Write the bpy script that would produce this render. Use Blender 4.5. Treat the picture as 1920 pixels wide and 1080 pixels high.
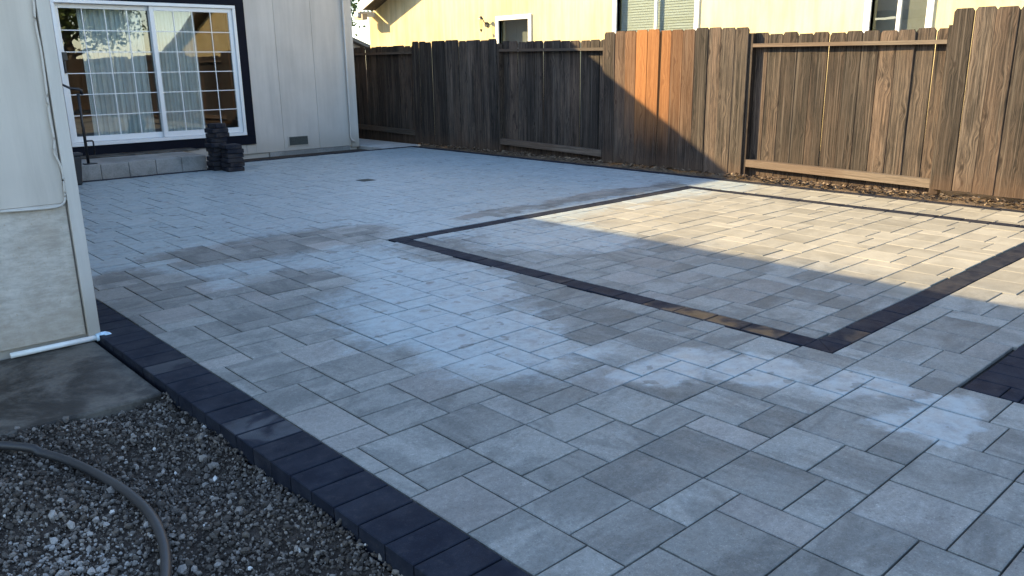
import bpy, bmesh, math, random
import numpy as np
from mathutils import Matrix, Vector

for o in list(bpy.data.objects):
    bpy.data.objects.remove(o, do_unlink=True)
SC = bpy.context.scene
COL = SC.collection
RNG = random.Random(7)
NR = np.random.default_rng(11)

# ------------------------------------------------------------------ camera
CAM_H, F_PX = 1.46, 1521.36
YAW, PIT, ROL = math.radians(42.331), math.radians(15.386), math.radians(0.745)
cy, sy, cp, sp = math.cos(YAW), math.sin(YAW), math.cos(PIT), math.sin(PIT)
FWD = Vector((sy*cp, cy*cp, -sp)); RGT = Vector((cy, -sy, 0)); DWN = FWD.cross(RGT)
R2 = RGT*math.cos(ROL) + DWN*math.sin(ROL); D2 = -RGT*math.sin(ROL) + DWN*math.cos(ROL)
cd = bpy.data.cameras.new('camera'); cam = bpy.data.objects.new('camera', cd); COL.objects.link(cam)
cd.sensor_width = 36; cd.lens = F_PX/1920*36; cd.clip_start = .05; cd.clip_end = 2000
m = Matrix((R2, -D2, -FWD)).transposed().to_4x4(); m.translation = (0, 0, CAM_H); cam.matrix_world = m
SC.camera = cam

def project(p):
    d = Vector(p) - Vector((0, 0, CAM_H)); z = d.dot(FWD)
    if z < .05: return None
    return 960 + d.dot(R2)/z*F_PX, 540 + d.dot(D2)/z*F_PX

# ------------------------------------------------------------------ world + sun
SUN_D = Vector((1.4, -1.71, -1.0)).normalized()          # the way the light travels
EL = math.asin(-SUN_D.z); AZ = math.atan2(-SUN_D.x, -SUN_D.y)   # azimuth from +Y towards +X
wd = bpy.data.worlds.new('World'); SC.world = wd; wd.use_nodes = True
wn = wd.node_tree; bg = wn.nodes['Background']
sky = wn.nodes.new('ShaderNodeTexSky'); sky.sky_type = 'NISHITA'; sky.sun_disc = False
sky.sun_elevation = EL; sky.sun_rotation = AZ; sky.air_density = 1.0; sky.dust_density = .4; sky.ozone_density = 1.0
wn.links.new(sky.outputs[0], bg.inputs[0]); bg.inputs[1].default_value = .15
sl = bpy.data.lights.new('sun', 'SUN'); sun = bpy.data.objects.new('sun', sl); COL.objects.link(sun)
sl.energy = 3.8; sl.angle = math.radians(.5); sl.color = (1, .77, .42)
sun.rotation_euler = SUN_D.to_track_quat('-Z', 'Y').to_euler(); sun.location = (-20, 25, 18)
SC.view_settings.view_transform = 'Standard'; SC.view_settings.look = 'None'
SC.view_settings.exposure = 2.0; SC.view_settings.gamma = 1.0

# ------------------------------------------------------------------ helpers
ORG = {}
def link(o, parent=None, org=(0, 0, 0)):
    COL.objects.link(o); o.parent = parent; ORG[o] = Vector(org)
    return o
def empty(name, loc, label, cat, group=None):
    o = bpy.data.objects.new(name, None); o.empty_display_size = .2
    o.location = loc; link(o, None, loc); tag(o, label, cat, group); return o
def tag(o, label=None, cat=None, group=None, kind=None):
    if label: o['label'] = label
    if cat: o['category'] = cat
    if group: o['group'] = group
    if kind: o['kind'] = kind
    return o
class MB:
    def __init__(s): s.v = []; s.f = []
    def quad(s, *p):
        n = len(s.v); s.v += [tuple(q) for q in p]; s.f.append(tuple(range(n, n+len(p)))); return s
    def box(s, a, b):
        (x0, y0, z0), (x1, y1, z1) = a, b
        x0, x1 = min(x0, x1), max(x0, x1); y0, y1 = min(y0, y1), max(y0, y1); z0, z1 = min(z0, z1), max(z0, z1)
        n = len(s.v)
        s.v += [(x0,y0,z0),(x1,y0,z0),(x1,y1,z0),(x0,y1,z0),(x0,y0,z1),(x1,y0,z1),(x1,y1,z1),(x0,y1,z1)]
        s.f += [tuple(n+i for i in q) for q in ((0,3,2,1),(4,5,6,7),(0,1,5,4),(1,2,6,5),(2,3,7,6),(3,0,4,7))]
        return s
    def extrude(s, poly, d):                 # closed planar polygon pushed along d
        n = len(s.v); k = len(poly); d = Vector(d)
        s.v += [tuple(p) for p in poly] + [tuple(Vector(p)+d) for p in poly]
        s.f.append(tuple(range(n+k-1, n-1, -1))); s.f.append(tuple(range(n+k, n+2*k)))
        for i in range(k):
            j = (i+1) % k; s.f.append((n+i, n+j, n+k+j, n+k+i))
        return s
    def tube(s, pts, r, k=10, cap=True):
        pts = [Vector(p) for p in pts]; rings = []
        up = Vector((0, 0, 1))
        for i, p in enumerate(pts):
            t = (pts[min(i+1, len(pts)-1)] - pts[max(i-1, 0)]).normalized()
            a = t.cross(up)
            if a.length < .05: a = t.cross(Vector((1, 0, 0)))
            a.normalize(); b = a.cross(t).normalized()
            rr = r[i] if isinstance(r, (list, tuple)) else r
            n = len(s.v)
            s.v += [tuple(p + (a*math.cos(q) + b*math.sin(q))*rr) for q in (2*math.pi*j/k for j in range(k))]
            rings.append(n)
        for a, b in zip(rings, rings[1:]):
            for j in range(k):
                s.f.append((a+j, a+(j+1) % k, b+(j+1) % k, b+j))
        if cap:
            s.f.append(tuple(rings[0]+j for j in range(k-1, -1, -1))); s.f.append(tuple(rings[-1]+j for j in range(k)))
        return s
    def mesh(s, name, mat, org=(0, 0, 0), smooth=False, fix=True):
        me = bpy.data.meshes.new(name)
        ox, oy, oz = org
        me.from_pydata([(x-ox, y-oy, z-oz) for x, y, z in s.v], [], s.f)
        if fix:
            bm = bmesh.new(); bm.from_mesh(me); bmesh.ops.recalc_face_normals(bm, faces=bm.faces); bm.to_mesh(me); bm.free()
        if smooth: me.polygons.foreach_set('use_smooth', [True]*len(me.polygons))
        me.materials.append(mat); return me
    def build(s, name, mat, parent=None, smooth=False, bevel=0):
        org = ORG[parent] if parent else Vector((0, 0, 0))
        o = bpy.data.objects.new(name, s.mesh(name, mat, org, smooth)); link(o, parent, org)
        if bevel:
            b = o.modifiers.new('bevel', 'BEVEL'); b.width = bevel; b.segments = 2; b.limit_method = 'ANGLE'
        return o
def top(name, mb, mat, base, label, cat, group=None, smooth=False, bevel=0, kind=None):
    o = bpy.data.objects.new(name, mb.mesh(name, mat, base, smooth)); o.location = base; link(o, None, base)
    if bevel:
        b = o.modifiers.new('bevel', 'BEVEL'); b.width = bevel; b.segments = 2; b.limit_method = 'ANGLE'
    return tag(o, label, cat, group, kind)
def place(name, me, parent, loc, rot=(0, 0, 0), scale=None, color=None):
    o = bpy.data.objects.new(name, me)
    base = ORG[parent] if parent else Vector((0, 0, 0))
    o.location = Vector(loc) - base; o.rotation_euler = rot
    if scale: o.scale = scale
    if color: o.color = color
    return link(o, parent, loc)
def from_np(name, V, Fc, mat, attr=None, smooth=False):
    me = bpy.data.meshes.new(name); V = np.asarray(V, np.float32); Fc = np.asarray(Fc, np.int32); k = Fc.shape[1]
    me.vertices.add(len(V)); me.vertices.foreach_set('co', V.ravel())
    me.loops.add(Fc.size); me.loops.foreach_set('vertex_index', Fc.ravel())
    me.polygons.add(len(Fc)); me.polygons.foreach_set('loop_start', np.arange(0, Fc.size, k, dtype=np.int32))
    try: me.polygons.foreach_set('loop_total', np.full(len(Fc), k, np.int32))
    except Exception: pass
    me.update(calc_edges=True)
    if attr is not None:
        a = me.attributes.new('tone', 'FLOAT', 'POINT'); a.data.foreach_set('value', np.asarray(attr, np.float32))
    me.polygons.foreach_set('use_smooth', np.full(len(Fc), bool(smooth)))
    me.materials.append(mat); return me

# ------------------------------------------------------------------ node helpers
class NT:
    def __init__(s, name):
        s.m = bpy.data.materials.new(name); s.m.use_nodes = True; s.t = s.m.node_tree
        s.b = s.t.nodes['Principled BSDF']; s.out = s.t.nodes['Material Output']
    def n(s, typ, out=0, props=None, **inp):
        d = s.t.nodes.new('ShaderNode'+typ)
        for k, v in (props or {}).items(): setattr(d, k, v)
        for k, v in inp.items():
            key = int(k[1:]) if k[0] == '_' and k[1:].isdigit() else k.replace('_', ' ')
            s.put(d.inputs[key], v)
        return d.outputs[out]
    def put(s, sock, v):
        if isinstance(v, bpy.types.NodeSocket): s.t.links.new(v, sock)
        elif isinstance(v, (tuple, list)) and len(v) == 3 and sock.type == 'RGBA': sock.default_value = (*v, 1)
        else: sock.default_value = v
    def math(s, op, a, b=None, c=None, clamp=False):
        kw = {'_0': a}
        if b is not None: kw['_1'] = b
        if c is not None: kw['_2'] = c
        return s.n('Math', props={'operation': op, 'use_clamp': clamp}, **kw)
    def vec(s, op, a, b=None, out=0):
        kw = {'_0': a}
        if b is not None: kw['_1'] = b
        return s.n('VectorMath', out=out, props={'operation': op}, **kw)
    def scale(s, a, f):
        d = s.t.nodes.new('ShaderNodeVectorMath'); d.operation = 'SCALE'; s.put(d.inputs[0], a); s.put(d.inputs['Scale'], f); return d.outputs[0]
    def noise(s, vec, scale, detail=3, rough=.55, dist=0, out=0):
        return s.n('TexNoise', out=out, Vector=vec, Scale=scale, Detail=detail, Roughness=rough, Distortion=dist)
    def mix(s, f, a, b, blend='MIX'):
        d = s.t.nodes.new('ShaderNodeMix'); d.data_type = 'RGBA'; d.blend_type = blend
        s.put(d.inputs[0], f); s.put(d.inputs[6], a); s.put(d.inputs[7], b); return d.outputs[2]
    def ramp(s, f, lo, hi, a=0., b=1., interp='SMOOTHSTEP'):
        return s.n('MapRange', props={'interpolation_type': interp}, Value=f, From_Min=lo, From_Max=hi, To_Min=a, To_Max=b)
    def hsv(s, c, val, sat=1.): return s.n('HueSaturation', Color=c, Value=val, Saturation=sat)
    def bump(s, h, strength=.3, dist=.01, normal=None):
        kw = dict(Height=h, Strength=strength, Distance=dist)
        if normal is not None: kw['Normal'] = normal
        return s.n('Bump', **kw)
    def done(s, color=None, rough=None, normal=None, spec=None, metal=None, **kw):
        for k, v in (('Base Color', color), ('Roughness', rough), ('Normal', normal), ('Specular IOR Level', spec), ('Metallic', metal)):
            if v is not None: s.put(s.b.inputs[k], v)
        for k, v in kw.items(): s.put(s.b.inputs[k.replace('_', ' ')], v)
        return s.m
def pos(t): return t.n('NewGeometry', out=0)
def objco(t): return t.n('TexCoord', out=3)
def orand(t): return t.n('ObjectInfo', out=5)
def ocolor(t): return t.n('ObjectInfo', out=1)

def simple(name, col, rough=.6, var=.12, scale=6., bump=.05, bscale=120, spec=.5, metal=0., bdist=.003):
    t = NT(name); p = pos(t); nz = t.noise(p, scale, 4, .6)
    c = t.hsv(col, t.ramp(nz, .25, .75, 1-var, 1+var, 'LINEAR'))
    return t.done(c, rough, t.bump(t.noise(p, bscale, 2), bump, bdist) if bump else None, spec, metal)

# ------------------------------------------------------------------ materials
def film_mask(t, P, shift):
    """damp and dusty areas of the paving, as stains with a shape of their own (world space)."""
    w1 = t.vec('SUBTRACT', t.noise(P, 1.1, 3, .6, 0, 1), (.5, .5, .5)); w2 = t.vec('SUBTRACT', t.noise(P, 6, 4, .65, 0, 1), (.5, .5, .5))
    q = t.vec('ADD', t.vec('ADD', P, t.scale(w1, .9)), t.scale(w2, .22))
    s = t.n('SeparateXYZ', Vector=q); 
    sx = s; sy_ = s.node.outputs[1]
    # everything towards the house is dusted over
    d = t.math('ADD', t.math('SUBTRACT', sy_, 5.55), t.math('MULTIPLY', t.math('SUBTRACT', sx, 3.), .05))
    def blob(cx, cy_, rx, ry, rot=0.):
        v = t.vec('SUBTRACT', q, (cx, cy_, 0))
        v = t.n('VectorRotate', props={'rotation_type': 'Z_AXIS'}, Vector=v, Angle=rot)
        v = t.vec('MULTIPLY', v, (1/rx, 1/ry, 0)); return t.vec('LENGTH', v, out=1)
    for a in ((2.75, 3.55, .62, .95), (3.3, 4.75, .5, 1.1), (3.05, 2.2, .27, .22), (3.4, 1.95, .2, .25), (3.62, 1.5, .32, .22), (3.45, 1.08, .22, .14), (4.9, 4.9, .6, .8)):
        d = t.math('MAXIMUM', d, t.math('SUBTRACT', 1., blob(*a)))
    for a in ((3.2, 6.3, 1.0, .52, .2), (1.72, 5.75, .5, .62), (2.0, 5.0, .4, .6), (7.2, 6.2, 1.3, .22), (5.6, 6.15, .7, .12)):
        d = t.math('MINIMUM', d, t.math('SUBTRACT', blob(*a), 1.))
    d = t.math('ADD', d, t.math('ADD', shift, t.math('MULTIPLY', t.math('SUBTRACT', t.noise(P, 16, 6, .75), .5), .7)))
    m = t.ramp(d, -.2, .26)
    drops = t.math('MAXIMUM', t.ramp(t.noise(P, 7.5, 2, .5), .64, .68), t.ramp(t.noise(t.vec('MULTIPLY', P, (1, 1.6, 1)), 19, 2, .5), .69, .72))          # wet spots left inside the dry film
    return t.math('MULTIPLY', m, t.math('SUBTRACT', 1., t.math('MULTIPLY', drops, .75)))

def mat_paver():
    t = NT('concrete_paver'); P = pos(t)
    r = t.math('FRACT', t.math('ADD', orand(t), t.n('Attribute', out=2, props={'attribute_name': 'tone'})))
    r2 = t.math('FRACT', t.math('MULTIPLY', r, 7.31)); r3 = t.math('FRACT', t.math('MULTIPLY', r, 23.7))
    off = t.n('CombineXYZ', X=t.math('MULTIPLY', r, 91.), Y=t.math('MULTIPLY', r2, 57.), Z=0.)
    Q = t.vec('ADD', P, off)
    sw = t.n('VectorRotate', props={'rotation_type': 'Z_AXIS'}, Vector=Q, Angle=t.math('MULTIPLY', t.math('GREATER_THAN', r3, .35), 1.5708))
    sm = t.noise(t.vec('MULTIPLY', sw, (4.2, 1.8, 1)), 1.0, 5, .68, .5)       # smeared two-tone blend along each slab
    mo = t.noise(Q, 9, 5, .62); sp_ = t.math('ADD', t.math('MULTIPLY', t.noise(P, 210, 2, .7), .45), t.math('MULTIPLY', t.noise(P, 85, 4, .85), .55)); md = t.noise(Q, 34, 6, .78)
    f = t.ramp(sm, .40, .58)
    c = t.mix(f, (.150, .152, .142), (.226, .226, .208))
    c = t.mix(t.ramp(r3, .72, .95), c, t.mix(.5, c, (.255, .235, .215)))
    c = t.hsv(c, t.math('MULTIPLY', t.ramp(r2, 0, 1, .78, 1.2, 'LINEAR'), t.math('MULTIPLY', t.ramp(mo, .25, .75, .86, 1.12, 'LINEAR'), t.ramp(md, .25, .75, .72, 1.26, 'LINEAR'))))
    c = t.mix(t.ramp(sp_, .53, .66, 0, .9), c, t.hsv(c, 1.65)); c = t.mix(t.ramp(sp_, .34, .47, .9, 0), c, t.hsv(c, .5))
    M = film_mask(t, P, t.math('MULTIPLY', t.math('SUBTRACT', r3, .5), .3))
    dust = t.noise(P, 14, 4, .7)
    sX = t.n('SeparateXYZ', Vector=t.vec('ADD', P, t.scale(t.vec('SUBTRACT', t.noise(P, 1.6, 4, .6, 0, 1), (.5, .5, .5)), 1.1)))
    dry = t.math('MULTIPLY', t.ramp(sX, 5.2, 6.0), t.ramp(sX.node.outputs[1], 6.1, 5.7))          # paving beyond the shadow edge: dried, and sun-warmed tone painted into its colour
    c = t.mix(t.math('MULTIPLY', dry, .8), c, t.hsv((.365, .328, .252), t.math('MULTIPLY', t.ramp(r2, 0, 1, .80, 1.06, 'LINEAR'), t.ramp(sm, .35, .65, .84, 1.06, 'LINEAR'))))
    c = t.mix(t.math('MULTIPLY', M, t.ramp(dust, .28, .72, .35, .85)), c, (.335, .408, .435))  # pale dust film, with the blue of sky sheen tinted in
    # faint salt lines and smudges
    ef = t.math('MULTIPLY', t.ramp(t.noise(t.vec('MULTIPLY', P, (2.2, 1, 1)), 3.2, 6, .75, 1.5), .62, .74), t.ramp(t.noise(P, 40, 3), .4, .6))
    c = t.mix(t.math('MULTIPLY', ef, .45), c, (.47, .46, .44))
    ro = t.math('SUBTRACT', t.ramp(mo, .2, .8, .55, .72), t.math('MULTIPLY', M, .2))
    bh = t.math('ADD', t.math('MULTIPLY', sp_, .5), t.math('MULTIPLY', mo, .2))
    return t.done(c, ro, t.bump(bh, .3, .004), .5, IOR=1.33)

def mat_border():
    t = NT('charcoal_paver'); P = pos(t); r = orand(t); r2 = t.math('FRACT', t.math('MULTIPLY', r, 13.7))
    sep = t.n('SeparateColor', Color=ocolor(t)); warm, gloss = sep, sep.node.outputs[1]     # object colour: red = brown tone, also painting the sunlit fence's reflection, green = still wet
    Q = t.vec('ADD', P, t.n('CombineXYZ', X=t.math('MULTIPLY', r, 91.), Y=t.math('MULTIPLY', r2, 40.), Z=0.))
    mo = t.noise(Q, 8, 4, .6); sp_ = t.noise(P, 260, 3, .75)
    c = t.mix(t.ramp(mo, .3, .7), (.0100, .0130, .0220), (.0200, .0240, .0350))
    c = t.mix(t.math('MULTIPLY', warm, t.ramp(mo, .35, .6, .1, .6)), c, (.075, .062, .05))
    c = t.mix(t.ramp(sp_, .54, .72, 0, .8), c, t.hsv(c, 2.2)); c = t.mix(t.ramp(t.noise(P, 22, 5, .75), .52, .75, 0, .35), c, (.065, .066, .07))
    wet = t.math('MULTIPLY', gloss, t.ramp(t.noise(P, 4.5, 3, .55, .5), .40, .58))
    ro = t.math('SUBTRACT', t.ramp(t.noise(P, 5, 3), .3, .7, .62, .78), t.math('MULTIPLY', wet, .45))
    return t.done(c, ro, t.bump(t.math('ADD', sp_, mo), t.math('SUBTRACT', .25, t.math('MULTIPLY', wet, .15)), .003), .5, IOR=t.math('ADD', 1.16, t.math('MULTIPLY', wet, .14)))

def mat_wood(name='weathered_redwood'):
    t = NT(name); O = objco(t); r = orand(t); tint = ocolor(t)
    r2 = t.math('FRACT', t.math('MULTIPLY', r, 17.3)); r3 = t.math('FRACT', t.math('MULTIPLY', r, 41.9))
    off = t.n('CombineXYZ', X=t.math('MULTIPLY', r, 31.), Y=t.math('MULTIPLY', r2, 23.), Z=t.math('MULTIPLY', r3, 57.))
    Q = t.vec('ADD', O, off)
    # knots: rare voronoi cells, the grain flows round them
    vk = t.t.nodes.new('ShaderNodeTexVoronoi'); vk.inputs['Scale'].default_value = 1.
    t.put(vk.inputs['Vector'], t.vec('MULTIPLY', Q, (7., 7., 3.4))); kd = vk.outputs['Distance']
    knot = t.ramp(kd, .05, .17, 1, 0); halo = t.ramp(kd, .05, .5, 1, 0)
    warp = t.scale(t.vec('SUBTRACT', t.noise(t.vec('MULTIPLY', Q, (6, 6, .9)), 1., 3, .6, 0, 1), (.5, .5, .5)), .03)
    G = t.vec('ADD', Q, warp)
    G = t.vec('ADD', G, t.n('CombineXYZ', X=0., Y=t.math('MULTIPLY', halo, .035), Z=0.))
    rings = t.n('TexWave', out=1, props={'wave_type': 'BANDS', 'bands_direction': 'Y'}, Vector=t.vec('MULTIPLY', G, (1, 1, .16)), Scale=9., Distortion=7., Detail=3., Detail_Scale=1.2, Detail_Roughness=.6)
    fine = t.noise(t.vec('MULTIPLY', G, (60, 60, 1.1)), 1., 7, .74); fine2 = t.noise(t.vec('MULTIPLY', G, (420, 420, 9)), 1., 2, .6)
    bl = t.noise(t.vec('MULTIPLY', Q, (4., 4., 1.1)), 1., 4, .6)
    gr = t.math('ADD', t.math('MULTIPLY', rings, .05), t.math('ADD', t.math('MULTIPLY', fine, .88), t.math('MULTIPLY', fine2, .38)))
    c = t.mix(t.ramp(gr, .44, .92), (.013, .0100, .0085), (.135, .102, .077))
    warmth = t.ramp(t.math('ADD', bl, t.math('MULTIPLY', r3, .3)), .48, .82)
    c = t.mix(t.math('MULTIPLY', warmth, .38), c, t.mix(t.ramp(gr, .44, .92), (.022, .011, .007), (.130, .074, .043)))
    c = t.hsv(c, t.math('MULTIPLY', t.ramp(r2, 0, 1, .42, 1.3, 'LINEAR'), t.ramp(bl, .25, .75, .5, 1.35, 'LINEAR')))
    mil = t.ramp(t.noise(t.vec('MULTIPLY', Q, (9, 9, .9)), 1., 6, .72), .50, .64)          # black weathering runs
    c = t.mix(t.math('MULTIPLY', mil, .85), c, t.hsv(c, .22))
    pale = t.ramp(t.noise(t.vec('MULTIPLY', Q, (46, 46, .4)), 1., 3, .6), .56, .64)
    c = t.mix(t.math('MULTIPLY', pale, .28), c, (.17, .14, .112))
    c = t.mix(t.math('MULTIPLY', knot, .85), c, (.016, .010, .007))
    fresh = t.mix(t.ramp(gr, .35, .95), (.20, .068, .020), (.42, .18, .055))
    sepr = t.n('SeparateColor', Color=tint)
    z = t.n('SeparateXYZ', out=2, Vector=O)
    zf = t.ramp(t.math('ADD', z, t.math('MULTIPLY', bl, .6)), .35, 1.35)
    c = t.mix(t.math('MULTIPLY', t.math('SUBTRACT', 1., sepr), zf), c, fresh)       # object colour red < 1 : newer wood
    c = t.mix(t.math('MULTIPLY', t.math('SUBTRACT', 1., sepr.node.outputs[1]), .75), c, t.mix(t.ramp(gr, .35, .95), (.11, .084, .062), (.215, .17, .128)))   # rails: planed, paler
    # damp, dirty foot
    foot = t.ramp(t.math('ADD', z, t.math('MULTIPLY', t.noise(Q, 14, 4), .25)), .12, .42, 1, 0)
    c = t.mix(t.math('MULTIPLY', foot, .42), c, (.10, .058, .035))
    h = t.math('SUBTRACT', gr, t.math('MULTIPLY', knot, .4))
    return t.done(c, t.ramp(gr, .2, .9, .9, .72), t.bump(h, .55, .004), .25)

def mat_yellow():
    t = NT('yellow_stucco'); P = pos(t)
    b1 = t.noise(t.vec('MULTIPLY', P, (1, 1, .5)), .9, 5, .65); b2 = t.noise(P, 160, 3, .7); st = t.noise(t.vec('MULTIPLY', P, (7, 7, .6)), 1., 4, .6)
    c = t.mix(t.ramp(b1, .35, .65), (.635, .505, .255), (.715, .585, .335)); c = t.hsv(c, t.ramp(st, .3, .75, 1.08, .82))
    return t.done(c, .85, t.bump(t.math('ADD', b2, t.noise(P, 45, 3)), .5, .006), .2)

def mat_siding(name, col, stain=.25, rough=.55, bs=.12):
    t = NT(name); P = pos(t)
    st = t.noise(t.vec('MULTIPLY', P, (8, 8, .7)), 1., 5, .65); b = t.noise(P, 1.3, 4, .6); z = t.n('SeparateXYZ', out=2, Vector=P)
    c = t.hsv(col, t.math('MULTIPLY', t.ramp(st, .3, .8, 1.05, 1-stain*.45), t.ramp(b, .3, .7, .95, 1.05)))
    low = t.math('MULTIPLY', t.ramp(t.math('ADD', z, t.math('MULTIPLY', st, .35)), .18, .55, 1, 0), stain*1.6)
    c = t.mix(low, c, (.30, .265, .215))
    g = t.noise(t.vec('MULTIPLY', P, (90, 90, 5)), 1., 4, .6)
    return t.done(c, rough, t.bump(t.math('ADD', g, t.noise(P, 60, 3)), bs, .004), .4)

def mat_rawboard():
    t = NT('weathered_backer_board'); P = pos(t)
    b = t.noise(P, 5, 6, .7); f = t.noise(t.vec('MULTIPLY', P, (14, 14, 55)), 1., 5, .7); fl = t.noise(P, 75, 4, .7)
    c = t.mix(t.ramp(b, .3, .7), (.40, .35, .29), (.52, .48, .42)); c = t.hsv(c, t.ramp(f, .25, .75, .82, 1.14))
    c = t.mix(t.ramp(fl, .58, .72, 0, .6), c, (.34, .26, .18))
    z = t.n('SeparateXYZ', out=2, Vector=P); c = t.mix(t.ramp(t.math('ADD', z, t.math('MULTIPLY', b, .3)), .1, .5, .55, 0), c, (.33, .27, .20))
    return t.done(c, .85, t.bump(t.math('ADD', f, fl), .35, .004), .25)

def mat_concrete(name, c0, c1, wet=.0):
    t = NT(name); P = pos(t); b = t.noise(P, 2.6, 6, .68, .4); s = t.noise(P, 60, 4, .7); s2 = t.noise(P, 400, 2)
    c = t.mix(t.ramp(b, .40, .62), c0, c1); c = t.hsv(c, t.ramp(s, .25, .75, .85, 1.15)); c = t.mix(t.ramp(s2, .68, .8, 0, .4), c, t.hsv(c, 1.6))
    cr = t.ramp(t.noise(t.vec('MULTIPLY', P, (1, 2.2, 1)), 3.5, 7, .8, 2.), .63, .7, 0, .3); c = t.mix(cr, c, t.hsv(c, 1.5))
    return t.done(c, t.ramp(b, .3, .7, .8-wet, .85-wet*.5), t.bump(t.math('ADD', s, s2), .25, .004), .4)

def mat_tone(name, stops, rough=.9, scale=30, bump=.3, spec=.25):
    """colour picked along stops by the 'tone' attribute of each stone or leaf"""
    t = NT(name); P = pos(t); a = t.n('Attribute', out=2, props={'attribute_name': 'tone'})
    d = t.t.nodes.new('ShaderNodeValToRGB'); t.put(d.inputs[0], a); e = d.color_ramp.elements
    while len(e) < len(stops): e.new(.5)
    for el, (p, c) in zip(e, stops): el.position = p; el.color = (*c, 1)
    n = t.noise(P, scale, 4, .6); c = t.hsv(d.outputs[0], t.ramp(n, .2, .8, .7, 1.25))
    return t.done(c, rough, t.bump(t.noise(P, scale*9, 3), bump, .002), spec)

def mat_soil(name, a, b, scale=9):
    t = NT(name); P = pos(t); n = t.noise(P, scale, 6, .7); s = t.noise(P, 90, 4, .75)
    c = t.hsv(t.mix(t.ramp(n, .3, .7), a, b), t.ramp(s, .2, .8, .6, 1.35))
    return t.done(c, .95, t.bump(t.math('ADD', s, n), .8, .012), .2)

def mat_glass():
    t = NT('window_glass'); nt = t.t
    tr = nt.nodes.new('ShaderNodeBsdfTransparent'); tr.inputs[0].default_value = (.80, .84, .84, 1)
    gl = nt.nodes.new('ShaderNodeBsdfGlossy'); gl.inputs['Roughness'].default_value = .0
    t.put(gl.inputs['Normal'], t.bump(t.noise(pos(t), 2.2, 2), .03, .02))
    ge = nt.nodes.new('ShaderNodeNewGeometry')
    cs = t.math('ABSOLUTE', t.vec('DOT_PRODUCT', ge.outputs['Incoming'], ge.outputs['Normal'], out=1))
    fr = t.math('ADD', .12, t.math('MULTIPLY', .88, t.math('POWER', t.math('SUBTRACT', 1., cs), 5.)))
    fr = t.math('MULTIPLY', fr, t.math('SUBTRACT', 1., ge.outputs['Backfacing']))     # double glazing: reflects once, at its outer face
    mx = nt.nodes.new('ShaderNodeMixShader'); nt.links.new(fr, mx.inputs[0]); nt.links.new(tr.outputs[0], mx.inputs[1]); nt.links.new(gl.outputs[0], mx.inputs[2])
    nt.links.new(mx.outputs[0], t.out.inputs[0]); return t.m

def mat_leaf(name, a, b):
    t = NT(name); tn = t.n('Attribute', out=2, props={'attribute_name': 'tone'}); c = t.mix(tn, a, b)
    return t.done(c, .55, None, .3)

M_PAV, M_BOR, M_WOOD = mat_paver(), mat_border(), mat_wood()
M_YEL = mat_yellow()
M_SID = mat_siding('painted_siding', (.50, .465, .42))
M_WING = mat_siding('painted_wing_siding', (.52, .468, .405), .35)
M_TRIM = mat_siding('painted_trim', (.53, .495, .445), .45, .5)
M_RAW = mat_rawboard()
M_NAVY = simple('navy_trim_paint', (.0045, .006, .0125), .6, .2, 8, .06, 90, .1)
M_WHITE = simple('white_vinyl', (.72, .72, .71), .35, .04, 3, .02, 60)
M_WHITED = simple('white_trim_paint', (.78, .77, .73), .5, .06, 4, .04, 90)
M_BLACK = simple('black_metal', (.012, .012, .014), .4, .3, 20, .05, 200)
M_PLASTIC = simple('black_plastic', (.014, .015, .018), .5, .25, 14, .05, 200)
M_PAD = mat_concrete('damp_concrete', (.022, .019, .016), (.115, .104, .088), .2)
M_STEP = mat_concrete('step_concrete', (.19, .19, .18), (.28, .275, .26))
M_PATH = mat_concrete('path_concrete', (.33, .32, .30), (.42, .41, .385))
M_SOIL = mat_soil('dark_soil', (.03, .024, .02), (.085, .068, .055))
M_DRY = mat_soil('dry_soil', (.085, .06, .04), (.17, .125, .085))
M_SAND = mat_soil('joint_sand', (.014, .013, .012), (.035, .032, .028), 12)
M_GRAV = mat_tone('gravel_stone', ((0., (.030, .025, .021)), (.45, (.098, .083, .070)), (.8, (.20, .178, .157)), (.97, (.31, .29, .27)), (1., (.55, .53, .5))), .8, 60)
M_LITT = mat_tone('dry_leaf_litter', ((0., (.035, .02, .012)), (.5, (.10, .066, .042)), (1., (.24, .18, .12))), .85, 25)
M_HOSE = simple('rubber_hose', (.028, .027, .028), .5, .25, 9, .1, 160)
M_PVC = simple('pvc_pipe_white', (.70, .70, .67), .4, .1, 14, .03, 90)
M_TAPE = simple('blue_primer_fitting', (.42, .56, .68), .35, .4, 55, .15, 60)
M_GLASS = mat_glass()
M_CURT = simple('curtain_cloth', (.80, .79, .76), .9, .1, 6, .1, 300)
M_ROOM = simple('room_plaster', (.30, .28, .25), .9, .1, 3, 0)
M_BLIND = simple('blind_slat', (.50, .48, .40), .6, .06, 3, 0)
M_ROOF = mat_soil('roof_shingle', (.10, .085, .07), (.16, .14, .12), 20)
M_SOFF = simple('soffit_tan', (.50, .40, .28), .7, .12, 5, .05, 60)
M_VENT = simple('vent_galvanised', (.055, .065, .062), .55, .2, 18, .05, 200)
M_GREYW = mat_siding('grey_neighbour_siding', (.30, .30, .30))
M_BARK = simple('tree_bark', (.09, .07, .05), .9, .3, 12, .6, 50, bdist=.02)
M_LEAF = mat_leaf('tree_leaf', (.035, .065, .018), (.11, .155, .045))

# ------------------------------------------------------------------ ground
g = MB(); g.quad((-400, -400, -.16), (400, -400, -.16), (400, 400, -.16), (-400, 400, -.16))
tag(g.build('ground', M_DRY), kind='structure')

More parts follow.
